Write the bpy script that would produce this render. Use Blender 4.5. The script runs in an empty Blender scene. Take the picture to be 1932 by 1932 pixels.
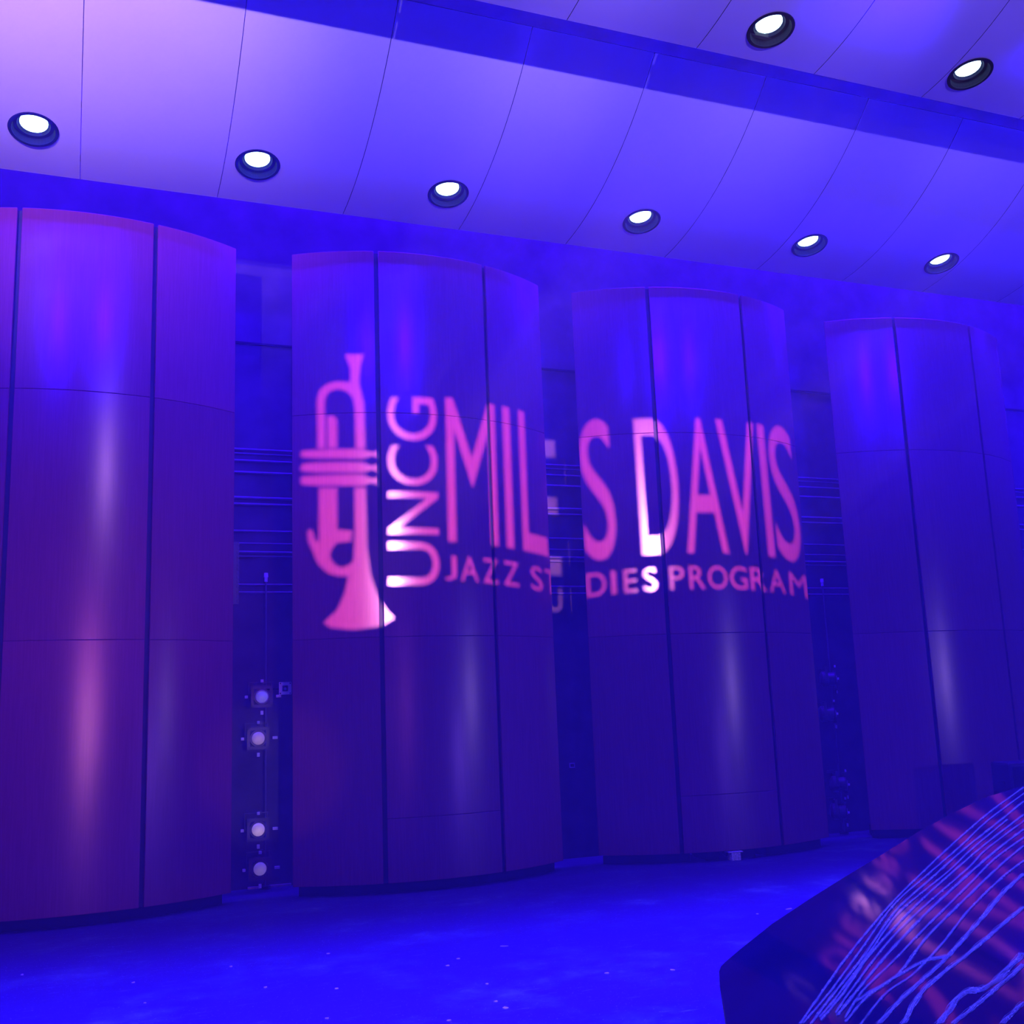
import bpy, bmesh, math, random
from mathutils import Vector, Matrix

random.seed(7)
S = bpy.context.scene
COL = S.collection

# ------------------------------------------------------------------ camera
CAM = Vector((0, 0, 1.7))
PITCH, ROLL, HEAD, FPX = 0.1784, -0.03805, math.radians(22), 2050.0
def head(v):
    c, s = math.cos(-HEAD), math.sin(-HEAD)
    return Vector((v[0] * c - v[1] * s, v[0] * s + v[1] * c, v[2]))
_cp, _sp = math.cos(PITCH), math.sin(PITCH)
_r0, _u0, _f0 = Vector((1, 0, 0)), Vector((0, -_sp, _cp)), Vector((0, _cp, _sp))
_r = head(math.cos(ROLL) * _r0 + math.sin(ROLL) * _u0)
_u = head(-math.sin(ROLL) * _r0 + math.cos(ROLL) * _u0)
_f = head(_f0)
cam_data = bpy.data.cameras.new('camera')
cam_data.sensor_width = 36.0
cam_data.lens = 36.0 * FPX / 1932.0
cam_data.clip_start = 0.05
cam = bpy.data.objects.new('camera', cam_data)
COL.objects.link(cam)
cam.matrix_world = Matrix(((_r.x, _u.x, -_f.x, CAM.x), (_r.y, _u.y, -_f.y, CAM.y), (_r.z, _u.z, -_f.z, CAM.z), (0, 0, 0, 1)))
S.camera = cam

# ------------------------------------------------------------------ world, exposure
S.view_settings.view_transform = 'Standard'
S.view_settings.look = 'None'
S.view_settings.exposure = 0.0
S.view_settings.gamma = 1.0
S.view_settings.use_curve_mapping = False
w = bpy.data.worlds.new('dark_hall')
S.world = w
w.use_nodes = True
w.node_tree.nodes['Background'].inputs[0].default_value = (0.22, 0.16, 1.0, 1)
w.node_tree.nodes['Background'].inputs[1].default_value = 0.07

# ------------------------------------------------------------------ lights
def spot(name, loc, to, power, colour, angle, blend=1.0, radius=0.08, spec=1.0):
    d = bpy.data.lights.new(name, 'SPOT')
    d.energy = power
    d.color = colour
    d.spot_size = math.radians(angle)
    d.spot_blend = blend
    d.shadow_soft_size = radius
    d.specular_factor = spec
    o = bpy.data.objects.new(name, d)
    COL.objects.link(o)
    o.location = loc
    o.rotation_euler = (Vector(to) - Vector(loc)).to_track_quat('-Z', 'Y').to_euler()
    return o
def strip(name, loc, to, sx, sy, power, colour, spread=180):
    d = bpy.data.lights.new(name, 'AREA')
    d.shape = 'RECTANGLE'; d.size = sx; d.size_y = sy
    d.energy = power; d.color = colour; d.spread = math.radians(spread)
    o = bpy.data.objects.new(name, d)
    COL.objects.link(o)
    o.location = loc
    z = (Vector(loc) - Vector(to)).normalized(); x = Vector((1, 0, 0)); y = z.cross(x)
    o.rotation_euler = Matrix((x, y, z)).transposed().to_euler()
    return o
BLUE = (0.012, 0.0, 1.0)
# row of blue wash lamps hanging in the slot between the second and third canopy
for i, x in enumerate((-1.5, 1.0, 3.5, 6.0, 8.2, 10.5, 12.8, 15.0)):
    spot('blue_wash_lamp', (x, 4.4, 7.6), (x, 10.5, 5.9), 4100, BLUE, 44, radius=0.10)
# blue batten in the first slot, pointing at the stage floor
strip('blue_floor_batten', (5.5, 7.30, 7.40), (5.5, 6.2, 0), 17.0, 0.10, 2400, (0.016, 0.007, 1.0), 56)
# added blue fill over the front of the stage, lifting board and strands
for i, x in enumerate((0.0, 3.0, 6.0)):
    spot('blue_front_fill', (x, 1.5, 7.9), (x + 0.5, 4.0, 0), 6000, (0.03, 0.02, 1.0), 56, radius=0.10)
# blue fill strip added out of sight above the far lip of the first canopy, washing down the towers and the back wall
strip('blue_upstage_fill', (6.0, 10.12, 7.6), (6.0, 10.75, 0), 19.0, 0.12, 920, (0.03, 0.0, 1.0), 150)
# second added fill strip, brightening the top of the back wall
strip('blue_upstage_fill', (6.0, 11.15, 8.7), (6.0, 11.62, 6.6), 19.0, 0.12, 2000, (0.04, 0.0, 1.0), 150)
# unseen fill strip added above the sails to turn the roof space blue
strip('blue_roof_fill', (6.0, 8.3, 9.0), (6.0, 8.8, 10.0), 18.0, 0.12, 3500, BLUE, 170)
# pinkish light from the left of the house, grazing the ceiling
spot('house_or_fill_lamp', (-4.5, -1.5, 5.6), (-1.4, 8.0, 7.8), 5500, (1.0, 0.52, 0.95), 34, radius=0.10)
# row of bluish fill spots added on the house side to brighten the ceiling
for x, p, c in ((-0.5, 9000, (.36, .23, 1)), (2.0, 8000, (.36, .23, 1)), (4.5, 6500, (.32, .20, 1)), (7.0, 5000, (.24, .14, 1)), (9.5, 4500, (.2, .12, 1))):
    spot('house_or_fill_lamp', (x, -6.0, 4.8), (x + 0.4, 8.0, 8.0), p, c, 20, radius=0.10)
# extra fill spot added to brighten the strands on the glossy board
spot('blue_front_fill', (1.2, 0.6, 6.5), (2.3, 2.4, 1.0), 1000, (0.10, 0.12, 1.0), 26, radius=0.15)
# violet light on the left tower
spot('house_or_fill_lamp', (2.1, -9.0, 2.0), (-0.2, 10.4, 2.2), 2500, (0.85, 0.13, 0.70), 17, radius=1.8)  # added soft violet fill, reddens the left tower
spot('aisle_or_fill_lamp', (1.92, -9.0, 2.3), (1.76, 11.4, 1.15), 1500, (0.85, 0.6, 1.0), 4.6, blend=0.6, radius=0.1)  # narrow fill added into the left gap, lifts the lamp handles
spot('house_or_fill_lamp', (3.8, -9.0, 8.4), (0.0, 10.4, 4.2), 1700, (0.7, 0.3, 1.0), 15, radius=0.35)
# projector lamp (behind its gobo plate, built further down)
PP = Vector((1.35, -9.0, 5.7)); PT = Vector((4.6, 10.6, 3.4))
spot('projector_lamp', PP, PT, 44000, (1.0, 0.38, 0.85), 24, blend=0.0, radius=0.0008)
# small lamps far back in the house
spot('aisle_or_fill_lamp', (2.13, -9.0, 1.6), (0.1, 10.4, 1.6), 260, (1.0, 0.65, 0.35), 14, radius=0.15)
spot('aisle_or_fill_lamp', (17.0, -9.0, 2.2), (7.5, 10.4, 2.0), 800, (0.6, 0.35, 1.0), 40, radius=0.2)
spot('aisle_or_fill_lamp', (13.5, -9.0, 0.4), (2.5, 10.4, 0.8), 700, (0.25, 0.1, 1.0), 30, radius=0.2)

# ------------------------------------------------------------------ materials
def mat(name):
    m = bpy.data.materials.new(name)
    m.use_nodes = True
    nt = m.node_tree
    return m, nt, nt.nodes['Principled BSDF']
def noise(nt, scale, sc=(1, 1, 1), detail=4.0, rough=0.5, coord='Object'):
    tc = nt.nodes.new('ShaderNodeTexCoord'); mp = nt.nodes.new('ShaderNodeMapping')
    mp.inputs['Scale'].default_value = sc
    n = nt.nodes.new('ShaderNodeTexNoise')
    n.inputs['Scale'].default_value = scale; n.inputs['Detail'].default_value = detail; n.inputs['Roughness'].default_value = rough
    nt.links.new(tc.outputs[coord], mp.inputs['Vector']); nt.links.new(mp.outputs['Vector'], n.inputs['Vector'])
    return n
def ramp(nt, src, stops):
    r = nt.nodes.new('ShaderNodeValToRGB')
    e = r.color_ramp.elements
    e[0].position, e[0].color = stops[0][0], (*stops[0][1], 1)
    e[1].position, e[1].color = stops[-1][0], (*stops[-1][1], 1)
    for p, c in stops[1:-1]:
        k = e.new(p); k.color = (*c, 1)
    nt.links.new(src, r.inputs['Fac'])
    return r
def plain(name, colour, rough=0.5, metal=0.0, spec=0.5, vary=0.12, scale=12):
    m, nt, b = mat(name)
    n = noise(nt, scale)
    r = ramp(nt, n.outputs['Fac'], [(0.3, [c * (1 - vary) for c in colour]), (0.7, [min(1, c * (1 + vary)) for c in colour])])
    nt.links.new(r.outputs['Color'], b.inputs['Base Color'])
    b.inputs['Roughness'].default_value = rough; b.inputs['Metallic'].default_value = metal
    b.inputs['Specular IOR Level'].default_value = spec
    return m
def make_wood():
    m, nt, b = mat('wood_veneer')
    n = noise(nt, 5.0, (14, 14, 0.5), 8, 0.65)
    r = ramp(nt, n.outputs['Fac'], [(0.30, (0.215, 0.034, 0.088)), (0.5, (0.24, 0.042, 0.10)), (0.72, (0.275, 0.052, 0.115))])
    oi = nt.nodes.new('ShaderNodeObjectInfo')
    mr = nt.nodes.new('ShaderNodeMapRange'); mr.inputs['To Min'].default_value = 0.86; mr.inputs['To Max'].default_value = 1.12
    nt.links.new(oi.outputs['Random'], mr.inputs['Value'])
    mx = nt.nodes.new('ShaderNodeVectorMath'); mx.operation = 'SCALE'
    nt.links.new(r.outputs['Color'], mx.inputs[0]); nt.links.new(mr.outputs['Result'], mx.inputs['Scale'])
    nt.links.new(mx.outputs['Vector'], b.inputs['Base Color'])
    b.inputs['Roughness'].default_value = 0.23
    n2 = noise(nt, 9.0, (10, 10, 0.4), 6)
    bp = nt.nodes.new('ShaderNodeBump'); bp.inputs['Strength'].default_value = 0.02; bp.inputs['Distance'].default_value = 0.002
    nt.links.new(n2.outputs['Fac'], bp.inputs['Height']); nt.links.new(bp.outputs['Normal'], b.inputs['Normal'])
    return m
def make_floor():
    m, nt, b = mat('black_stage_paint')
    n = noise(nt, 1.1, (1, 1, 1), 10, 0.7)
    scuff = ramp(nt, n.outputs['Fac'], [(0.50, (0.045, 0.012, 0.105)), (0.58, (0.055, 0.05, 0.12)), (0.70, (0.12, 0.22, 0.16))])
    n2 = noise(nt, 3.0, (1.2, 14, 1), 6, 0.75)
    st = ramp(nt, n2.outputs['Fac'], [(0.60, (0, 0, 0)), (0.70, (0.16, 0.34, 0.16))])
    n3 = noise(nt, 70.0, (1, 1.6, 1), 2, 0.5)
    sp = ramp(nt, n3.outputs['Fac'], [(0.70, (0, 0, 0)), (0.73, (0.5, 0.8, 0.5))])
    a = nt.nodes.new('ShaderNodeVectorMath'); a.operation = 'ADD'
    nt.links.new(scuff.outputs['Color'], a.inputs[0]); nt.links.new(st.outputs['Color'], a.inputs[1])
    a2 = nt.nodes.new('ShaderNodeVectorMath'); a2.operation = 'ADD'
    nt.links.new(a.outputs['Vector'], a2.inputs[0]); nt.links.new(sp.outputs['Color'], a2.inputs[1])
    nt.links.new(a2.outputs['Vector'], b.inputs['Base Color'])
    b.inputs['Roughness'].default_value = 0.55
    b.inputs['Specular IOR Level'].default_value = 0.3
    bp = nt.nodes.new('ShaderNodeBump'); bp.inputs['Strength'].default_value = 0.15; bp.inputs['Distance'].default_value = 0.004
    nt.links.new(n2.outputs['Fac'], bp.inputs['Height']); nt.links.new(bp.outputs['Normal'], b.inputs['Normal'])
    return m
def emitter(name, colour, strength):
    m = bpy.data.materials.new(name); m.use_nodes = True
    nt = m.node_tree; nt.nodes.remove(nt.nodes['Principled BSDF'])
    e = nt.nodes.new('ShaderNodeEmission'); e.inputs['Color'].default_value = (*colour, 1); e.inputs['Strength'].default_value = strength
    nt.links.new(e.outputs[0], nt.nodes['Material Output'].inputs['Surface'])
    return m
def make_strand():
    m, nt, b = mat('pale_sheer_fibre')
    n = noise(nt, 260.0, (1, 1, 1), 2)
    r = ramp(nt, n.outputs['Fac'], [(0.40, (0.40, 0.44, 0.50)), (0.66, (0.60, 0.64, 0.70)), (0.74, (1, 1, 1))])
    nt.links.new(r.outputs['Color'], b.inputs['Base Color'])
    b.inputs['Roughness'].default_value = 0.5
    n2 = noise(nt, 38.0, (1, 1, 1), 5, 0.7)
    tr = nt.nodes.new('ShaderNodeBsdfTransparent'); mx = nt.nodes.new('ShaderNodeMixShader')
    fr = nt.nodes.new('ShaderNodeMapRange'); fr.inputs['From Min'].default_value = 0.32; fr.inputs['From Max'].default_value = 0.68
    fr.inputs['To Min'].default_value = 0.05; fr.inputs['To Max'].default_value = 0.42
    nt.links.new(n2.outputs['Fac'], fr.inputs['Value']); nt.links.new(fr.outputs['Result'], mx.inputs['Fac'])
    nt.links.new(tr.outputs[0], mx.inputs[1]); nt.links.new(b.outputs[0], mx.inputs[2])
    nt.links.new(mx.outputs[0], nt.nodes['Material Output'].inputs['Surface'])
    return m
WOOD = make_wood()
FLOOR = make_floor()
CANOPY = plain('white_ceiling_paint', (0.72, 0.72, 0.74), 0.55, vary=0.02, scale=2)
FRAME = plain('black_metal_frame', (0.02, 0.02, 0.025), 0.6)
BASE = plain('black_base_paint', (0.008, 0.008, 0.01), 0.8, spec=0.2)
CLOTH = plain('black_back_wall_paint', (0.085, 0.06, 0.075), 0.85, spec=0.2, vary=0.25, scale=3)
RAIL = plain('dull_grey_rail', (0.12, 0.11, 0.135), 0.55, 0.1)
STEEL = plain('pale_steel', (0.45, 0.43, 0.48), 0.35, 0.4)
LAMPBODY = plain('black_lamp_housing', (0.07, 0.055, 0.065), 0.4)
TAB = plain('pale_handle', (0.75, 0.72, 0.78), 0.4)
def lens_glass(name, colour, glow, strength):
    m = plain(name, colour, 0.2, vary=0.15, scale=20)
    nt = m.node_tree; b = nt.nodes['Principled BSDF']
    tc = nt.nodes.new('ShaderNodeTexCoord'); ln = nt.nodes.new('ShaderNodeVectorMath'); ln.operation = 'DISTANCE'
    ln.inputs[1].default_value = (0.008, -0.02, -0.02)
    nt.links.new(tc.outputs['Object'], ln.inputs[0])
    mr = nt.nodes.new('ShaderNodeMapRange'); mr.inputs['From Min'].default_value = 0.0; mr.inputs['From Max'].default_value = 0.07
    mr.inputs['To Min'].default_value = strength * 1.5; mr.inputs['To Max'].default_value = strength * 0.7
    nt.links.new(ln.outputs['Value'], mr.inputs['Value']); nt.links.new(mr.outputs['Result'], b.inputs['Emission Strength'])
    b.inputs['Emission Color'].default_value = (*glow, 1)
    return m
LENS = plain('frosted_lens_glass', (0.6, 0.55, 0.6), 0.2, vary=0.15, scale=20)
LENS_GLOW = [lens_glass('lit_lens_bluish', (0.5, 0.5, 0.8), (0.35, 0.28, 1.0), 0.20), lens_glass('lit_lens_dull', (0.6, 0.5, 0.55), (1.0, 0.62, 0.75), 0.15),
             lens_glass('lit_lens_pink', (0.6, 0.5, 0.55), (1.0, 0.66, 0.80), 0.26), lens_glass('lit_lens_grey', (0.6, 0.5, 0.55), (0.8, 0.55, 1.0), 0.12)]
BAFFLE = plain('dark_baffle', (0.005, 0.005, 0.035), 0.6, spec=0.12)
GLOW = emitter('lit_downlight', (0.5, 0.84, 1.0), 7.0)
GLOSS, _nt, _b = mat('black_gloss_lacquer')
_n = noise(_nt, 3.0)
_rr = ramp(_nt, _n.outputs['Fac'], [(0.3, (0.010, 0.008, 0.05)), (0.7, (0.014, 0.010, 0.07))])
_nt.links.new(_rr.outputs['Color'], _b.inputs['Base Color'])
_b.inputs['Roughness'].default_value = 0.055; _b.inputs['IOR'].default_value = 1.36
STRAND = make_strand()
SCRAP = plain('pale_paper', (0.85, 0.8, 0.82), 0.6)
PALEBOX = plain('pale_box_paint', (0.8, 0.7, 0.78), 0.5, vary=0.35, scale=60)

# ------------------------------------------------------------------ helpers
def finish(name, bm, m, parent=None, smooth=False):
    bmesh.ops.recalc_face_normals(bm, faces=bm.faces)
    me = bpy.data.meshes.new(name)
    bm.to_mesh(me); bm.free()
    me.materials.append(m)
    if smooth:
        for p in me.polygons: p.use_smooth = True
        me.set_sharp_from_angle(angle=math.radians(35))
    return link(name, me, parent)
def link(name, me, parent=None):
    o = bpy.data.objects.new(name, me); COL.objects.link(o)
    if parent: o.parent = parent
    return o
def tag(o, label=None, cat=None, group=None, kind=None):
    if label: o['label'] = label
    if cat: o['category'] = cat
    if group: o['group'] = group
    if kind: o['kind'] = kind
    return o
def thing(name, label, cat, loc=(0, 0, 0), rotz=0.0, group=None):
    o = bpy.data.objects.new(name, None); COL.objects.link(o)
    o.location = loc; o.rotation_euler = (0, 0, rotz); o.empty_display_size = 0.1
    return tag(o, label, cat, group)
def box(bm, c, d, bevel=0.0):
    r = bmesh.ops.create_cube(bm, size=1.0)
    bmesh.ops.scale(bm, vec=d, verts=r['verts']); bmesh.ops.translate(bm, vec=c, verts=r['verts'])
    if bevel:
        es = list({e for v in r['verts'] for e in v.link_edges})
        bmesh.ops.bevel(bm, geom=es, offset=bevel, segments=2, affect='EDGES', profile=0.5)
def cyl(bm, a, b, r, seg=20, r2=None, caps=True):
    a, b = Vector(a), Vector(b); L = (b - a).length
    rr = bmesh.ops.create_cone(bm, cap_ends=caps, segments=seg, radius1=r, radius2=r if r2 is None else r2, depth=L)
    M = Matrix.Translation((a + b) / 2) @ (b - a).to_track_quat('Z', 'Y').to_matrix().to_4x4()
    bmesh.ops.transform(bm, matrix=M, verts=rr['verts'])
def lathe(bm, prof, axis_o, axis_d, seg=28):
    """profile [(radius, height)] turned about an axis"""
    M = Matrix.Translation(axis_o) @ Vector(axis_d).to_track_quat('Z', 'Y').to_matrix().to_4x4()
    rings = []
    for r, h in prof:
        rings.append([bm.verts.new(M @ Vector((r * math.cos(2 * math.pi * k / seg), r * math.sin(2 * math.pi * k / seg), h))) for k in range(seg)])
    for A, B in zip(rings, rings[1:]):
        for k in range(seg):
            bm.faces.new((A[k], A[(k + 1) % seg], B[(k + 1) % seg], B[k]))
    return rings
def copy_tree(o, parent=None):
    c = o.copy(); COL.objects.link(c)
    if parent: c.parent = parent
    for ch in list(o.children): copy_tree(ch, c)
    return c

# ------------------------------------------------------------------ setting
bm = bmesh.new()
bmesh.ops.create_grid(bm, x_segments=1, y_segments=1, size=0.5)
bmesh.ops.scale(bm, vec=(30, 26, 1), verts=bm.verts); bmesh.ops.translate(bm, vec=(6, 2, 0), verts=bm.verts)
ex = bmesh.ops.extrude_face_region(bm, geom=bm.faces[:])
bmesh.ops.translate(bm, vec=(0, 0, -0.2), verts=[v for v in ex['geom'] if isinstance(v, bmesh.types.BMVert)])
tag(finish('floor', bm, FLOOR), 'black painted stage floor lit deep blue and scuffed', kind='structure')
bm = bmesh.new(); box(bm, (6, 11.83, 5.0), (30, 0.3, 10.0))
tag(finish('wall_back', bm, CLOTH), 'dark back wall seen through the gaps between the towers', kind='structure')
bm = bmesh.new(); box(bm, (6, 2, 10.1), (30, 26, 0.2))
tag(finish('ceiling', bm, CLOTH), 'dark roof above the hanging ceiling sails', kind='structure')

# ------------------------------------------------------------------ shell towers
RT, HALF = 2.577, math.degrees(math.asin(1.425 / 2.577))
SAG = RT * (1 - math.cos(math.radians(HALF)))
SEAM = 13.7
def arc_pt(ang, z, r=RT):                     # local: chord along x at y = 0, bulging to -y
    t = math.radians(ang)
    return Vector((r * math.sin(t), (RT - SAG) - r * math.cos(t), z))
def arc_slab(a0, a1, z0, z1, r_out=RT, thick=0.03, n=10, bevel=0.004):
    bm = bmesh.new()
    g = []
    for k in range(n + 1):
        a = a0 + (a1 - a0) * k / n
        g.append([bm.verts.new(arc_pt(a, z, r)) for z, r in ((z0, r_out), (z1, r_out), (z1, r_out - thick), (z0, r_out - thick))])
    for A, B in zip(g, g[1:]):
        for j in range(4):
            bm.faces.new((A[j], B[j], B[(j + 1) % 4], A[(j + 1) % 4]))
    bm.faces.new(g[0]); bm.faces.new(g[-1])
    if bevel:
        bmesh.ops.recalc_face_normals(bm, faces=bm.faces)
        es = [e for e in bm.edges if e.is_manifold and e.calc_face_angle(0) > 0.8]
        bmesh.ops.bevel(bm, geom=es, offset=bevel, segments=1, affect='EDGES', profile=0.5)
    return bm
G = math.degrees(0.022 / RT)
SEGS = ((-HALF, -SEAM - G), (-SEAM + G, SEAM - G), (SEAM + G, HALF))
def shade_flat_sides(o):
    for p in o.data.polygons: p.use_smooth = True
    o.data.set_sharp_from_angle(angle=math.radians(20))
PANEL_MESH = {}
def panel_mesh(s, z0, z1):
    k = (s, z0, z1)
    if k not in PANEL_MESH:
        o = finish('panel', arc_slab(*SEGS[s], z0 + 0.0013, z1 - 0.0013), WOOD)
        shade_flat_sides(o)
        PANEL_MESH[k] = o.data
        bpy.data.objects.remove(o)
    return PANEL_MESH[k]
def base_bm(ranges):
    out = bmesh.new()
    for a0, a1 in ranges:
        b = arc_slab(a0, a1, 0.0, 0.1, RT - 0.10, 0.5, 8, 0)
        me = bpy.data.meshes.new('t'); b.to_mesh(me); b.free(); out.from_mesh(me); bpy.data.meshes.remove(me)
    return out
def frame_bm():
    b = arc_slab(-HALF + 0.3, HALF - 0.3, 0.1, 6.49, RT - 0.05, 0.06, 20, 0)
    for a in (-HALF + 3, -SEAM, SEAM, HALF - 3):
        p = arc_pt(a, 0, RT - 0.20)
        box(b, (p.x, p.y, 3.3), (0.08, 0.14, 6.35))
    for z in (0.2, 2.44, 4.73, 6.42):
        q = arc_pt(HALF - 3, 0, RT - 0.2)
        box(b, (0, q.y + 0.05, z), (2 * q.x, 0.08, 0.08))
    return b
TOWERS = [(-0.01, 10.86, 0.0, 'tall curved wooden shell tower cut off by the left edge of the photo', 0),
          (3.41, 10.87, 1.0, 'tall curved wooden shell tower between the two lamp gaps, with the projected trumpet', 1),
          (6.72, 10.88, -4.6, 'tall curved wooden shell tower with a small pale box under its base', 1),
          (10.34, 10.93, -2.0, 'tall curved wooden shell tower at the right, standing behind the glossy board', 0)]
TPOS = []
FRAME_ME = None
for i, (cx, cy, yaw, lab, low) in enumerate(TOWERS):
    t = thing('shell_tower', lab, 'stage wall', (cx, cy, 0), math.radians(yaw), 'curved shell towers across the back of the stage')
    TPOS.append(t)
    for s in range(3):
        rows = [0.1, 2.44, 4.735, 6.5]
        if low and s == 1: rows = [0.1, 0.695, 2.44, 4.735, 6.5]
        for z0, z1 in zip(rows, rows[1:]):
            link('panel', panel_mesh(s, z0, z1), t)
    if FRAME_ME is None:
        f = finish('back_frame', frame_bm(), FRAME, t); FRAME_ME = f.data
    else:
        link('back_frame', FRAME_ME, t)
    rng = [(-HALF + 0.5, HALF - 0.5)] if i != 2 else [(-HALF + 0.5, -11.3), (-7.0, -3.8), (1.8, 6.5), (10.0, HALF - 0.5)]
    finish('base', base_bm(rng), BASE, t)
# slotted strip on the upstage edge of the left tower
bm = bmesh.new()
for k in range(11): box(bm, (1.475, 0.07, 2.99 + 0.042 * k), (0.022, 0.012, 0.024))
for k in range(3): box(bm, (1.475, 0.07, 2.84 + 0.042 * k), (0.018, 0.012, 0.026))
box(bm, (1.455, 0.085, 3.12), (0.06, 0.012, 0.62))
tag(finish('slotted_strip', bm, RAIL, TPOS[0]), 'pale slotted metal strip on the tower edge')
# pale box under the third tower
o = thing('junction_box', 'small pale metal box on the floor under the third shell tower', 'box', (6.66, 10.47, 0), math.radians(-5))
bm = bmesh.new(); box(bm, (0, 0, 0.04), (0.11, 0.10, 0.08), 0.006); finish('body', bm, PALEBOX, o)
bm = bmesh.new(); box(bm, (0, 0, 0.088), (0.17, 0.10, 0.012), 0.003); finish('top_plate', bm, PALEBOX, o)

# ------------------------------------------------------------------ rails across the back wall
o = thing('wall_rail_rack', 'stack of thin horizontal rails across the dark back wall', 'rail', (6, 11.655, 0))
for z, h in ((4.557, .022), (4.51, .016), (4.433, .022), (4.303, .024), (4.025, .026), (3.955, .024), (3.663, .02), (3.53, .014), (3.436, .022), (3.39, .016), (3.088, .018), (3.006, .02)):
    bm = bmesh.new(); cyl(bm, (-9, 0, z), (9, 0, z), h * 0.62, 10)
    finish('rail', bm, RAIL, o, True)
for x in (-8.5, -6.4, -2.6, 0.8, 4.6, 8.3):
    bm = bmesh.new(); box(bm, (x, 0.012, 3.78), (0.06, 0.02, 1.7)); finish('bracket', bm, FRAME, o)
bm = bmesh.new(); box(bm, (6, 11.67, 5.763), (30, 0.02, 0.025)); tag(finish('trim_1', bm, BASE), 'thin dark ledge across the back wall', kind='structure')
o = thing('wall_plate', 'tiny pale switch plate low on the back wall between two towers', 'switch', (5.34, 11.67, 1.026))
bm = bmesh.new()
box(bm, (0, 0, 0.022), (0.05, 0.012, 0.010)); box(bm, (0, 0, -0.022), (0.05, 0.012, 0.010)); box(bm, (0.028, 0, 0), (0.008, 0.012, 0.054)); box(bm, (-0.028, 0, 0), (0.008, 0.012, 0.054))
finish('rim', bm, TAB, o)
bm = bmesh.new(); box(bm, (0, 0.004, 0), (0.05, 0.006, 0.04)); finish('cover', bm, FRAME, o)

# ------------------------------------------------------------------ ceiling sails with downlights
RC, YC, ZC = 3.2, 10.053, 9.724
T0, T1 = math.radians(4.0), math.radians(45.7)
def cpt(x, th, dy=0, dz=0, r=RC): return Vector((x, YC + dy - r * math.sin(th), ZC + dz - r * math.cos(th)))
HOLE, SQ = 0.178, 0.205
def lin(a, b, n): return [a + (b - a) * k / n for k in range(n + 1)]
def canopy_panel(x0, x1, dy, dz, hole=None):
    bm = bmesh.new()
    if hole:
        hx, ht = hole; dt = SQ / RC
        xs = [x0] + lin(hx - SQ, hx + SQ, 8) + [x1]
        ts = lin(T0, ht - dt, 3)[:-1] + lin(ht - dt, ht + dt, 8) + lin(ht + dt, T1, 12)[1:]
        inx = lambda a, b: a >= hx - SQ - 1e-6 and b <= hx + SQ + 1e-6
        int_ = lambda a, b: a >= ht - dt - 1e-6 and b <= ht + dt + 1e-6
    else:
        xs = [x0, x1]; ts = lin(T0, T1, 24)
        inx = int_ = lambda a, b: False
    V = {(i, j): bm.verts.new(cpt(x, t, dy, dz)) for i, x in enumerate(xs) for j, t in enumerate(ts)}
    for i in range(len(xs) - 1):
        for j in range(len(ts) - 1):
            if inx(xs[i], xs[i + 1]) and int_(ts[j], ts[j + 1]): continue
            bm.faces.new((V[i, j], V[i + 1, j], V[i + 1, j + 1], V[i, j + 1]))
    if hole:
        i0 = 1; j0 = min(k for k, t in enumerate(ts) if abs(t - (ht - dt)) < 1e-6)
        per = [(i0 + k, j0) for k in range(8)] + [(i0 + 8, j0 + k) for k in range(8)] + [(i0 + 8 - k, j0 + 8) for k in range(8)] + [(i0, j0 + 8 - k) for k in range(8)]
        ring = []
        for (i, j) in per:
            a = math.atan2((ts[j] - ht) * RC, xs[i] - hx)
            ring.append(bm.verts.new(cpt(hx + HOLE * math.cos(a), ht + HOLE * math.sin(a) / RC, dy, dz)))
        for k in range(32):
            p, q = per[k], per[(k + 1) % 32]
            bm.faces.new((V[p], V[q], ring[(k + 1) % 32], ring[k]))
    bmesh.ops.recalc_face_normals(bm, faces=bm.faces)
    f0 = bm.faces[0]
    if f0.normal.z > 0: bmesh.ops.reverse_faces(bm, faces=bm.faces)
    me = bpy.data.meshes.new('ceiling_panel'); bm.to_mesh(me); bm.free()
    me.materials.append(CANOPY); me.materials.append(BASE)
    for p in me.polygons: p.use_smooth = True
    return me
NAMES_ROW = ['leftmost downlight of the front ceiling row, near the left edge', 'second downlight from the left in the front ceiling row', 'third downlight from the left, above the gap right of the trumpet',
             'fourth downlight from the left in the front ceiling row', 'fifth downlight from the left in the front ceiling row', 'rightmost and lowest downlight of the front ceiling row']
NAMES_2 = ['larger left downlight of the upper pair on the second ceiling sail', 'right downlight of the upper pair, close to the right edge']
def downlight(x, th, dy, dz, lab):
    p = cpt(x, th, dy, dz)
    t = thing('downlight', lab, 'ceiling light', p, 0, 'round recessed downlights in the ceiling sails')
    nrm = Vector((0, math.sin(th), math.cos(th)))          # up into the sail
    bm = bmesh.new()
    lathe(bm, [(0.172, 0.012), (0.172, -0.008), (0.196, -0.008), (0.200, -0.002)], (0, 0, 0), nrm, 36); finish('trim_ring', bm, BAFFLE, t, True)
    bm = bmesh.new()
    R = lathe(bm, [(0.174, -0.004), (0.166, 0.02), (0.160, 0.05), (0.132, 0.052), (0.116, 0.10), (0.116, 0.12)], (0, 0, 0), nrm, 36)
    bm.faces.new(R[-1]); finish('baffle', bm, BAFFLE, t, False)
    bm = bmesh.new()
    R = lathe(bm, [(0.112, 0.078), (0.112, 0.074), (0.095, 0.070)], (0, 0, 0), nrm, 24)
    bm.faces.new(R[-1]); finish('lamp', bm, GLOW, t)
    return t
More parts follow.
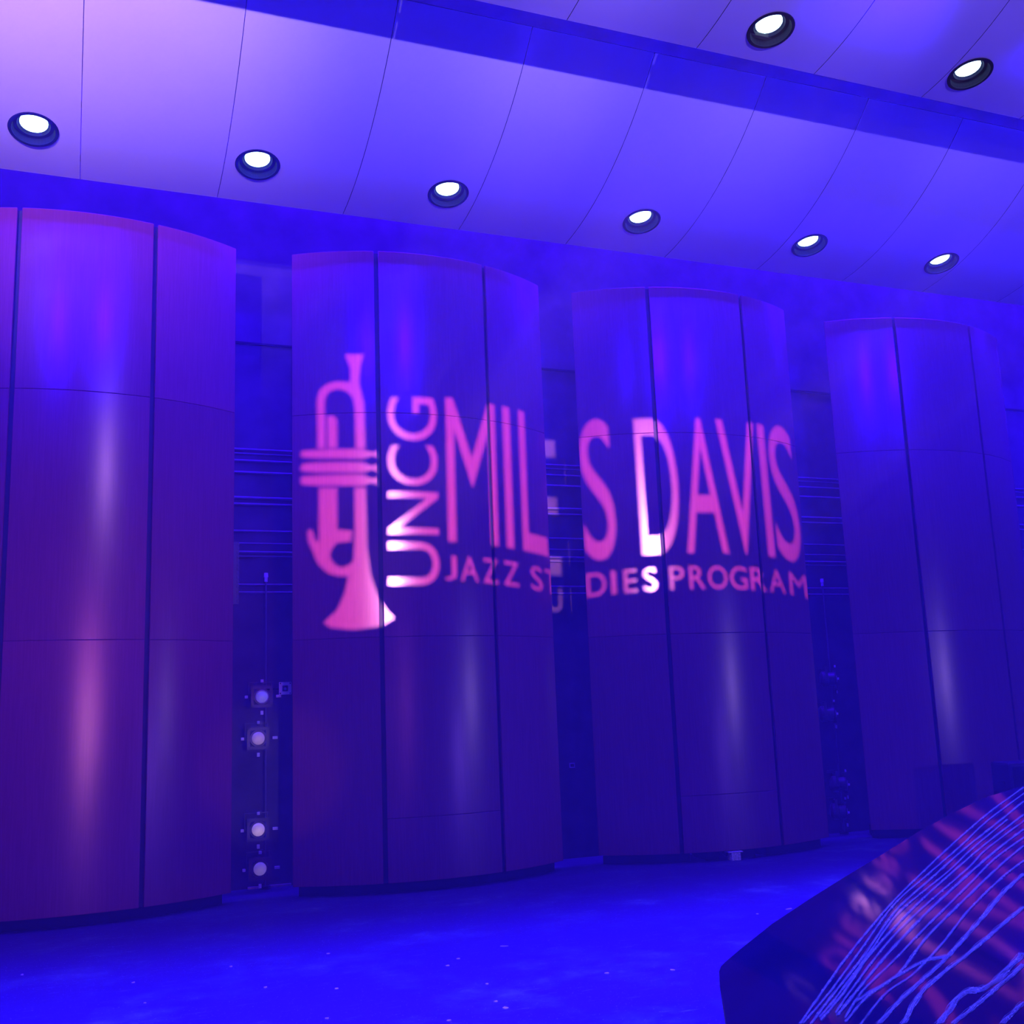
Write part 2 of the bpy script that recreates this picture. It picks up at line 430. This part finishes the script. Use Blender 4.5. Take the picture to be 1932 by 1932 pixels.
SAILS = [(0, 0, 'long curved white ceiling sail hanging over the back of the stage', ((-.47, 14.8), (1.39, 14.3), (3.21, 14.0), (5.32, 14.2), (7.42, 14.4), (9.27, 14.8)), NAMES_ROW),
         (-2.74, 0.58, 'second curved white ceiling sail beyond the dark slot, at top right', ((5.2, 10.5), (7.32, 10.9)), NAMES_2)]
for dy, dz, lab, lights, names in SAILS:
    t = thing('ceiling_sail', lab, 'ceiling sail', (0, 0, 0), 0, 'curved ceiling sails')
    for k in range(-3, 12):
        x0, x1 = -0.1 + 1.2 * k, -0.1 + 1.2 * (k + 1)
        h = [(x, math.radians(a)) for x, a in lights if x0 < x < x1]
        o = link('ceiling_panel', canopy_panel(x0 + 0.003, x1 - 0.003, dy, dz, h[0] if h else None), t)
        md = o.modifiers.new('thickness', 'SOLIDIFY'); md.thickness = 0.025; md.offset = -1.0; md.material_offset_rim = 1
        ms = o.modifiers.new('crisp_edges', 'EDGE_SPLIT'); ms.split_angle = math.radians(30)
    for th in (8, 20, 32, 43):
        bm = bmesh.new()
        a, b = cpt(-3.6, math.radians(th), dy, dz, RC - 0.07), cpt(14.2, math.radians(th), dy, dz, RC - 0.07)
        cyl(bm, a, b, 0.03, 8)
        finish('batten', bm, FRAME, t)
    for (x, a), nm in zip(lights, names): downlight(x, math.radians(a), dy, dz, nm)

# ------------------------------------------------------------------ lamp booms in the gaps
def boom(loc, h, lab):
    t = thing('lighting_boom', lab, 'lamp stand', loc, 0, 'upright lamp poles in the gaps')
    bm = bmesh.new(); cyl(bm, (0, 0, 0.02), (0, 0, h), 0.009, 12); finish('pole', bm, RAIL, t, True)
    bm = bmesh.new(); cyl(bm, (0, 0, 0), (0, 0, 0.03), 0.055, 24); finish('foot_plate', bm, FRAME, t)
    bm = bmesh.new(); cyl(bm, (0, 0, h - 0.02), (0, 0, h + 0.03), 0.018, 12); cyl(bm, (0, 0, h + 0.03), (0, 0, h + 0.075), 0.024, 12, 0.020)
    finish('top_clamp', bm, TAB, t)
    return t
boom((1.843, 11.58, 0), 3.13, 'thin upright lamp pole in the gap left of the trumpet tower')
boom((8.99, 11.58, 0), 3.13, 'thin dim lamp pole in the gap right of the third tower')
def stage_lamp(lab, grp):
    t = thing('stage_lamp', lab, 'stage lamp', (0, 0, 0), 0, grp)   # origin at the lens centre, looking to -y
    bm = bmesh.new()
    lathe(bm, [(0.062, 0.0), (0.083, 0.0), (0.088, -0.02), (0.082, -0.06), (0.08, -0.09), (0.098, -0.095), (0.10, -0.165), (0.06, -0.19), (0.0, -0.19)], (0, 0, 0), (0, -1, 0), 24)
    finish('barrel', bm, LAMPBODY, t, False)
    bm = bmesh.new()
    for sx, sz, d in ((-1, 0, (0.03, 0.006, 0.22)), (1, 0, (0.03, 0.006, 0.22)), (0, 1, (0.22, 0.006, 0.03)), (0, -1, (0.22, 0.006, 0.03))):
        box(bm, (sx * 0.095, 0.004, sz * 0.095), d)
    finish('colour_frame', bm, LAMPBODY, t)
    bm = bmesh.new()
    R = lathe(bm, [(0.064, 0.004), (0.060, 0.010), (0.045, 0.018), (0.025, 0.022), (0.004, 0.0235)], (0, 0, 0), (0, -1, 0), 24)
    bm.faces.new(R[-1]); finish('lens', bm, LENS, t, True)
    for a, L in ((0, 0.05), (90, 0.03), (180, 0.03), (270, 0.04)):
        ca, sa = math.cos(math.radians(a)), math.sin(math.radians(a))
        bm = bmesh.new()
        r0 = 0.142; c = r0 + L / 2
        box(bm, (c * ca, -0.008, c * sa), (L if sa == 0 or abs(sa) < .5 else 0.028, 0.02, 0.028 if abs(sa) < .5 else L), 0.003)
        finish('handle', bm, TAB, t)
    bm = bmesh.new()
    box(bm, (-0.112, 0.12, 0.065), (0.008, 0.03, 0.17)); box(bm, (0.112, 0.12, 0.065), (0.008, 0.03, 0.17)); box(bm, (0, 0.12, 0.15), (0.232, 0.03, 0.008)); box(bm, (0.04, 0.165, 0.15), (0.03, 0.09, 0.03))
    finish('yoke', bm, LAMPBODY, t)
    return t
GL = 'stage lamps stacked on the pole in the left gap'; GR = 'stage lamps stacked in the gap right of the third tower'
l0 = stage_lamp('topmost stage lamp in the left gap, with a bright ringed bluish lens', GL)
l0.location = (1.770, 11.36, 1.91)
pos = [(1.735, 11.36, 1.495, 'second stage lamp from the top in the left gap, dull pinkish lens'),
       (1.738, 11.36, 0.605, 'third stage lamp from the top in the left gap, brightest pale pink lens'),
       (1.757, 11.36, 0.228, 'lowest stage lamp in the left gap, just above the floor strip')]
def glow_lens(t, m):
    for ch in t.children:
        if ch.name.startswith('lens'):
            ch.data = ch.data.copy(); ch.data.materials[0] = m
for k, (x, y, z, lab) in enumerate(pos):
    c = copy_tree(l0); c.location = (x, y, z); c['label'] = lab
    glow_lens(c, LENS_GLOW[k + 1])
for k, (x, y, z, lab) in enumerate([(8.92, 11.40, 1.91, 'topmost dim stage lamp in the gap right of the third tower'), (8.86, 11.40, 1.48, 'second dim stage lamp from the top in the right gap'),
                     (8.94, 11.40, 0.62, 'third dim stage lamp from the top in the right gap'), (8.90, 11.40, 0.29, 'lowest dim stage lamp in the right gap near the floor')]):
    c = copy_tree(l0); c.location = (x, y, z); c.rotation_euler = (0, 0, math.radians(62)); c['label'] = lab; c['group'] = GR
glow_lens(l0, LENS_GLOW[0])
bm = bmesh.new(); lathe(bm, [(0.058, 0.012), (0.060, 0.018), (0.066, 0.018), (0.067, 0.006)], (0, 0, 0), (0, -1, 0), 28)
tag(finish('lens_ring', bm, TAB, [c for c in l0.children if c.name.startswith('lens')][0], True), 'pale ring round the lens')
# square socket plate beside the topmost lamp
t = thing('socket_plate', 'small square plate with a socket beside the topmost stage lamp', 'socket', (1.995, 11.30, 1.985))
bm = bmesh.new()
for cx, cz, dx, dzz in ((0, .046, .125, .033), (0, -.046, .125, .033), (.046, 0, .033, .06), (-.046, 0, .033, .06)): box(bm, (cx, 0, cz), (dx, 0.012, dzz))
finish('plate', bm, TAB, t)
bm = bmesh.new(); box(bm, (0, 0.03, 0), (0.09, 0.05, 0.09)); finish('back_box', bm, FRAME, t)
bm = bmesh.new(); cyl(bm, (0, 0.012, -0.004), (0, -0.012, -0.004), 0.017, 12, 0.010); finish('socket', bm, STEEL, t)
for sx in (-1, 1):
    for sz in (-1, 1):
        bm = bmesh.new(); cyl(bm, (sx * .05, -.004, sz * .05), (sx * .05, -.010, sz * .05), 0.007, 8); finish('screw', bm, FRAME, t)
bm = bmesh.new(); cyl(bm, (0, 0.05, 0), (-0.145, 0.27, 0), 0.008, 8); finish('arm', bm, FRAME, t)
# strip on the floor of the left gap
bm = bmesh.new(); box(bm, (0, 0, 0.012), (0.44, 0.02, 0.024), 0.004)
o = tag(finish('floor_strip', bm, STEEL), 'thin pale metal strip on the floor below the left gap lamps', 'strip'); o.location = (1.90, 11.655, 0)

# ------------------------------------------------------------------ projector with its gobo plate
fw = (PT - PP).normalized(); rt = fw.cross(Vector((0, 0, 1))).normalized(); up = rt.cross(fw)
proj = thing('logo_projector', 'black projector at the back of the house throwing the trumpet logo', 'projector', PP)
def glyph(ch):
    fc = bpy.data.curves.new('glyph', 'FONT'); fc.body = ch
    fo = bpy.data.objects.new('glyph', fc); COL.objects.link(fo)
    bpy.context.view_layer.update()
    dg = bpy.context.evaluated_depsgraph_get()
    cu = fo.evaluated_get(dg).to_curve(dg)
    loops = []
    for sp in cu.splines:
        pts = sp.bezier_points
        L = []
        if len(pts):
            n = len(pts)
            for k in range(n):
                p, q = pts[k], pts[(k + 1) % n]
                straight = p.handle_right_type == 'VECTOR' and q.handle_left_type == 'VECTOR'
                m = 1 if straight else 7
                for s in range(m):
                    u = s / m
                    L.append(((1 - u) ** 3 * p.co + 3 * (1 - u) ** 2 * u * p.handle_right + 3 * (1 - u) * u * u * q.handle_left + u ** 3 * q.co).to_2d())
        else:
            L = [p.co.to_2d() for p in sp.points]
        D = []
        for v in L:
            if not D or (v - D[-1]).length > 1e-4: D.append(v)
        if (D[0] - D[-1]).length < 1e-4: D.pop()
        loops.append(D)
    fo_e = fo.evaluated_get(dg); fo_e.to_curve_clear()
    bpy.data.objects.remove(fo); bpy.data.curves.remove(fc)
    x0 = min(v.x for L in loops for v in L); x1 = max(v.x for L in loops for v in L)
    y0 = min(v.y for L in loops for v in L); y1 = max(v.y for L in loops for v in L)
    return [[((v.x - x0) / max(x1 - x0, 1e-6), (v.y - y0) / max(y1 - y0, 1e-6)) for v in L] for L in loops]
GLY = {}
def put(ch, x0, x1, y0, y1, turn=False):
    if ch not in GLY: GLY[ch] = glyph(ch)
    out = []
    for L in GLY[ch]:
        if turn: out.append([(x1 - b * (x1 - x0), y0 + a * (y1 - y0)) for a, b in L])
        else: out.append([(x0 + a * (x1 - x0), y0 + b * (y1 - y0)) for a, b in L])
    return out
ART = []
for ch, a, b in (('M', -26.8, -12.3), ('I', -9.8, -7.5), ('L', -4.6, 3.8), ('E', 6.2, 12.6), ('S', 15.5, 23.9), ('D', 30.4, 41.9), ('A', 43.2, 55.8), ('V', 54.9, 67.7), ('I', 69.0, 71.4), ('S', 72.6, 82.4)):
    ART += put(ch, a, b, -1.3 if ch == 'S' else -0.9, 38.9 if ch == 'S' else 38.0)
for ch, a, b in (('J', -27.8, -24.7), ('A', -23.5, -18.5), ('Z', -17.1, -12.8), ('Z', -11.0, -6.4), ('S', -2.4, 1.4), ('T', 2.4, 6.8), ('U', 8.2, 12.3), ('D', 15.5, 20.4), ('I', 21.8, 23.0), ('E', 25.1, 28.5), ('S', 30.2, 34.0),
                 ('P', 37.6, 41.7), ('R', 43.2, 47.7), ('O', 48.7, 54.5), ('G', 55.5, 60.9), ('R', 62.1, 67.2), ('A', 68.4, 74.1), ('M', 75.9, 83.0)):
    ART += put(ch, a, b, -10.9, -4.6)
for ch, a, b in (('U', -12.4, -1.4), ('N', 0.7, 11.8), ('C', 13.5, 24.3), ('G', 25.5, 37.5)):
    ART += put(ch, -42.7, -29.4, a, b, True)
ART += [
 [(-53.6, 49.1), (-48.9, 49.0), (-49.7, 45.7), (-50.1, 41.3), (-49.5, 38.7), (-48.8, 35.6), (-48.5, 23.3), (-50.9, 23.5), (-51.1, 34.3), (-51.6, 37.0), (-53.0, 38.8), (-55.6, 39.7), (-57.8, 38.8), (-58.7, 36.7), (-58.6, 32.6), (-58.4, 23.8), (-60.3, 23.9), (-60.6, 37.0), (-59.8, 39.8), (-58.2, 41.1), (-56.0, 41.7), (-52.2, 41.4), (-52.3, 45.3)],
 [(-58.0, 32.1), (-57.3, 32.5), (-56.4, 32.3), (-55.6, 31.1), (-55.5, 23.7), (-57.8, 23.8)],
 [(-59.9, 13.4), (-55.5, 13.1), (-55.4, 2.3), (-51.7, 1.7), (-51.8, 0.5), (-52.3, 0.1), (-51.8, -0.9), (-55.5, -1.1), (-56.2, -1.9), (-57.0, -3.1), (-57.1, -4.7), (-56.2, -6.4), (-54.6, -7.5), (-52.5, -7.0), (-51.4, -5.8), (-51.1, 1.9), (-51.2, 12.9), (-48.4, 12.8), (-48.1, -2.3), (-47.2, -9.7), (-45.5, -14.9), (-43.3, -18.6), (-41.3, -20.7), (-43.7, -22.1), (-46.1, -22.8), (-51.5, -23.2), (-56.8, -22.3), (-58.5, -20.9), (-55.3, -18.0), (-53.6, -14.1), (-52.7, -9.8), (-55.0, -9.6), (-57.7, -8.6), (-60.0, -6.0), (-61.3, -2.7), (-62.3, -0.1), (-62.5, 2.7), (-61.4, 2.6), (-60.8, 0.1), (-59.8, -0.6)],
 [(-64.4, 23.2), (-63.9, 23.6), (-60.2, 23.5), (-49.1, 23.1), (-47.5, 22.4), (-46.5, 22.1), (-45.2, 22.8), (-45.2, 20.5), (-46.5, 21.4), (-47.5, 21.0), (-49.1, 20.5), (-60.2, 21.2), (-63.8, 21.8), (-64.3, 22.3)],
 [(-64.3, 19.6), (-63.8, 20.2), (-60.2, 20.1), (-49.1, 19.6), (-47.5, 18.8), (-46.5, 18.5), (-45.2, 19.2), (-45.2, 16.8), (-46.5, 17.6), (-47.5, 17.3), (-49.1, 16.8), (-60.2, 17.5), (-63.8, 18.1), (-64.3, 18.6)],
 [(-64.3, 16.3), (-63.8, 16.8), (-60.2, 16.7), (-49.1, 16.3), (-47.5, 15.5), (-46.5, 15.1), (-45.2, 15.8), (-45.2, 13.3), (-46.5, 14.2), (-47.5, 13.9), (-49.2, 13.3), (-60.1, 14.0), (-63.8, 14.6), (-64.3, 15.2)]]
gc = bpy.data.curves.new('gobo', 'CURVE'); gc.dimensions = '2D'; gc.fill_mode = 'BOTH'
for L in [[(-140, -140), (140, -140), (140, 140), (-140, 140)]] + ART:
    sp = gc.splines.new('POLY'); sp.points.add(len(L) - 1); sp.use_cyclic_u = True
    for p, (a, b) in zip(sp.points, L): p.co = (a / 1000, b / 1000, 0, 1)
go = bpy.data.objects.new('gobo', gc); COL.objects.link(go)
bpy.context.view_layer.update()
dg = bpy.context.evaluated_depsgraph_get()
gme = bpy.data.meshes.new_from_object(go.evaluated_get(dg), depsgraph=dg)
bpy.data.objects.remove(go); bpy.data.curves.remove(gc)
gme.materials.clear(); gme.materials.append(BASE)
gobo = link('gobo', gme, proj)
gobo.matrix_parent_inverse = Matrix.Identity(4)
gobo.matrix_basis = Matrix.Translation(fw * 0.5) @ Matrix((rt, up, -fw)).transposed().to_4x4()
bm = bmesh.new()
lathe(bm, [(0.13, -0.25), (0.13, 0.55), (0.125, 0.55), (0.125, -0.24)], (0, 0, 0), fw, 32); finish('barrel', bm, LAMPBODY, proj, False)

# ------------------------------------------------------------------ tilted glossy board with strands on it
PN = Vector((-0.43079607, 0.24488407, 0.86858882))
P0 = Vector((2.0462, 2.5644, 1.0708))
EX = Vector((0, 1, 0)).cross(PN).normalized(); EY = PN.cross(EX)
def on_board(u, v, h=0.0): return EX * u + EY * v + PN * h
OUT = [(-0.681, -0.60), (-0.60, -0.15), (-0.44, 0.178), (-0.267, 0.519), (-0.187, 0.665), (-0.159, 0.702), (-0.135, 0.712), (-0.062, 0.723), (0.092, 0.727), (0.244, 0.672), (0.367, 0.61), (0.478, 0.544), (0.617, 0.473), (0.709, 0.389), (0.784, 0.283), (0.80, 0.108), (0.765, -0.256), (0.50, -0.75), (0.05, -1.10), (-0.40, -1.25), (-0.62, -1.15)]
board = thing('glossy_board', 'large tilted glossy black board with a rounded corner at bottom right', 'board', P0)
bm = bmesh.new()
vs = [bm.verts.new(on_board(u, v)) for u, v in OUT]
f = bm.faces.new(vs)
e = bmesh.ops.extrude_face_region(bm, geom=[f])
bmesh.ops.translate(bm, vec=-PN * 0.022, verts=[v for v in e['geom'] if isinstance(v, bmesh.types.BMVert)])
bmesh.ops.recalc_face_normals(bm, faces=bm.faces)
big = sorted(bm.faces, key=lambda q: -q.calc_area())[:2]
bmesh.ops.bevel(bm, geom=list({ed for q in big for ed in q.edges}), offset=0.006, segments=3, affect='EDGES', profile=0.5)
finish('top', bm, GLOSS, board)
for (u, v) in ((0.45, 0.1), (0.1, -0.6)):
    p = on_board(u, v, -0.02); 
    bm = bmesh.new(); cyl(bm, (p.x, p.y, p.z + 0.01), (p.x, p.y, -P0.z), 0.025, 16); cyl(bm, (p.x, p.y, -P0.z), (p.x, p.y, -P0.z + 0.02), 0.12, 24)
    finish('leg', bm, FRAME, board)
ST = [
 ([(-0.43, -0.24), (-0.31, -0.17), (-0.134, -0.072), (0.113, 0.032), (0.3, 0.077), (0.45, 0.103), (0.632, 0.115), (0.777, 0.089)], 0.0058),
 ([(-0.428, -0.289), (-0.317, -0.236), (-0.146, -0.16), (0.079, -0.041), (0.247, -0.022), (0.389, -0.009), (0.531, -0.017), (0.66, -0.021)], 0.0065),
 ([(-0.414, -0.316), (-0.303, -0.272), (-0.14, -0.184), (0.069, -0.123), (0.259, -0.102), (0.404, -0.099), (0.559, -0.116)], 0.0062),
 ([(-0.393, -0.363), (-0.263, -0.31), (-0.123, -0.261), (0.05, -0.22), (0.232, -0.202), (0.372, -0.201), (0.454, -0.214)], 0.0077),
 ([(-0.416, -0.429), (-0.323, -0.4), (-0.233, -0.42), (-0.074, -0.358), (0.111, -0.328), (0.26, -0.311), (0.347, -0.314)], 0.0064),
 ([(-0.416, -0.564), (-0.322, -0.546), (-0.211, -0.543), (-0.159, -0.537), (-0.032, -0.507), (0.098, -0.469), (0.186, -0.465)], 0.0148),
 ([(-0.342, -0.368), (-0.246, -0.422), (-0.182, -0.467), (-0.166, -0.544)], 0.0113),
 ([(-0.413, -0.653), (-0.292, -0.591), (-0.157, -0.606), (-0.049, -0.612), (0.023, -0.618)], 0.0144),
 ([(-0.408, -0.772), (-0.309, -0.742), (-0.282, -0.798), (-0.168, -0.796)], 0.0196),
 ([(-0.406, -0.813), (-0.32, -0.827), (-0.21, -0.835)], 0.0144),
 ([(-0.4, -0.954), (-0.335, -0.952)], 0.0121)]
fringe = thing('pale_fringe', 'pale glittering translucent strands fanned out across the glossy board', 'fringe', P0)
def catmull(P, n=6):
    P = [Vector((*p, 0)) for p in P]; Q = [P[0] * 2 - P[1]] + P + [P[-1] * 2 - P[-2]]; out = []
    for k in range(1, len(Q) - 2):
        a, b, c, d = Q[k - 1:k + 3]
        for s in range(n):
            t = s / n
            out.append(0.5 * (2 * b + (c - a) * t + (2 * a - 5 * b + 4 * c - d) * t * t + (3 * b - a - 3 * c + d) * t ** 3))
    out.append(P[-1]); return out
def tube(bm, C, width, flat, off, h, wav):
    prev = None; ph = random.uniform(0, 6.28)
    for k, p in enumerate(C):
        d = (C[min(k + 1, len(C) - 1)] - C[max(k - 1, 0)]).normalized(); nn = Vector((-d.y, d.x, 0))
        c = p + nn * (off + wav * math.sin(k * 0.9 + ph) + wav * 0.6 * random.uniform(-1, 1))
        ww = width * random.uniform(0.7, 1.15)
        ring = []
        for j in range(6):
            a = 2 * math.pi * j / 6; q = c + nn * ww * math.cos(a)
            ring.append(bm.verts.new(on_board(q.x, q.y, h + flat * math.sin(a))))
        if prev:
            for j in range(6): bm.faces.new((prev[j], prev[(j + 1) % 6], ring[(j + 1) % 6], ring[j]))
        else: bm.faces.new(ring)
        prev = ring
    bm.faces.new(prev)
NS = len(ST)
for k in range(5):                            # finer strands lying between the main ones
    A, B = ST[k][0], ST[k + 1][0]
    n = min(len(A), len(B))
    ST.append(([((a[0] + b[0]) / 2 + 0.02 * math.sin(3 * q + k), (a[1] + b[1]) / 2 + 0.012 * math.cos(2 * q + k)) for q, (a, b) in enumerate(zip(A[:n], B[:n]))], 0.0042))
for L, wd in ST:
    wd *= 1.2
    C = catmull(L, 12); bm = bmesh.new()
    tube(bm, C, wd * 0.56, 0.0004, 0.0, 0.0005, wd * 0.06)
    tube(bm, C, wd * 0.30, 0.0004, wd * 0.12, 0.0013, wd * 0.12)
    for q in range(3):
        tube(bm, C, 0.0010 + 0.0006 * random.random(), 0.0004, wd * (q - 1) * 0.3, 0.0021 + 0.0006 * q, wd * 0.14)
    finish('strand', bm, STRAND, fringe, True)

# ------------------------------------------------------------------ dark speaker box behind the board
t = thing('speaker_box', 'dark blocky speaker box showing above the glossy board at the right edge', 'speaker', (10.10, 9.75, 0), math.radians(-14))
bm = bmesh.new(); box(bm, (0, 0, 0.44), (0.50, 0.40, 0.88), 0.025); finish('cabinet', bm, FRAME, t)
bm = bmesh.new(); box(bm, (0, -0.205, 0.44), (0.44, 0.012, 0.80), 0.004); finish('grille', bm, BASE, t)
for sx in (-1, 1):
    bm = bmesh.new(); box(bm, (sx * 0.252, 0, 0.66), (0.012, 0.14, 0.04), 0.004); finish('handle', bm, FRAME, t)

# ------------------------------------------------------------------ scraps on the floor
SC = [(1.07, 8.19), (0.42, 8.06), (0.46, 7.46), (-0.28, 8.73), (1.76, 8.23), (2.46, 6.81), (2.36, 6.39), (1.99, 6.15), (2.95, 7.78), (2.53, 7.57), (1.39, 6.54), (1.19, 7.46), (1.59, 7.19), (2.4, 7.41), (5.47, 7.84), (5.14, 7.8), (3.23, 6.67), (3.63, 6.53)]
def scrap(x, y, a, b, lab, group=None):
    bm = bmesh.new(); n = 7
    top = [bm.verts.new((a * (0.8 + 0.3 * random.random()) * math.cos(2 * math.pi * k / n), b * (0.8 + 0.3 * random.random()) * math.sin(2 * math.pi * k / n), 0.004 + 0.003 * random.random())) for k in range(n)]
    f = bm.faces.new(top); e = bmesh.ops.extrude_face_region(bm, geom=[f])
    for v in e['geom']:
        if isinstance(v, bmesh.types.BMVert): v.co.z = 0.0
    o = tag(finish('paper_scrap', bm, SCRAP), lab, 'scrap', group)
    o.location = (x, y, 0.0005); o.rotation_euler = (0, 0, random.uniform(-0.6, 0.2))
OWN = {3: 'leftmost pale scrap on the stage floor, near the left edge of the photo', 8: 'thin elongated pale scrap on the middle of the stage floor',
       14: 'brighter pale scrap on the floor touching the edge of the glossy board', 15: 'faint scrap on the floor just left of the scrap by the glossy board',
       17: 'pale scrap on the floor, left of the rounded corner of the glossy board', 5: 'upright pale scrap a little above the largest scrap on the floor'}
for k, (x, y) in enumerate(SC):
    a, b = 0.009 + 0.007 * random.random(), 0.008 + 0.012 * random.random()
    if k in (8, 14): a, b = 0.034, 0.010
    scrap(x, y, a, b, OWN.get(k, 'tiny pale scrap lying on the blue-lit stage floor'), 'pale scraps on the stage floor')
scrap(2.36, 6.23, 0.019, 0.022, 'largest pinkish-white scrap on the stage floor at the bottom edge', None)

# ------------------------------------------------------------------ theatrical haze over the stage
hm = bpy.data.materials.new('stage_haze'); hm.use_nodes = True
nt = hm.node_tree; nt.nodes.remove(nt.nodes['Principled BSDF'])
vs_ = nt.nodes.new('ShaderNodeVolumeScatter'); vs_.inputs['Color'].default_value = (1, 1, 1, 1)
vs_.inputs['Density'].default_value = 0.0135; vs_.inputs['Anisotropy'].default_value = 0.2
nt.links.new(vs_.outputs[0], nt.nodes['Material Output'].inputs['Volume'])
bm = bmesh.new(); box(bm, (6, 8.1, 4.95), (24, 8.9, 9.8))
tag(finish('haze', bm, hm), 'thin blue-lit haze hanging over the stage', kind='stuff')
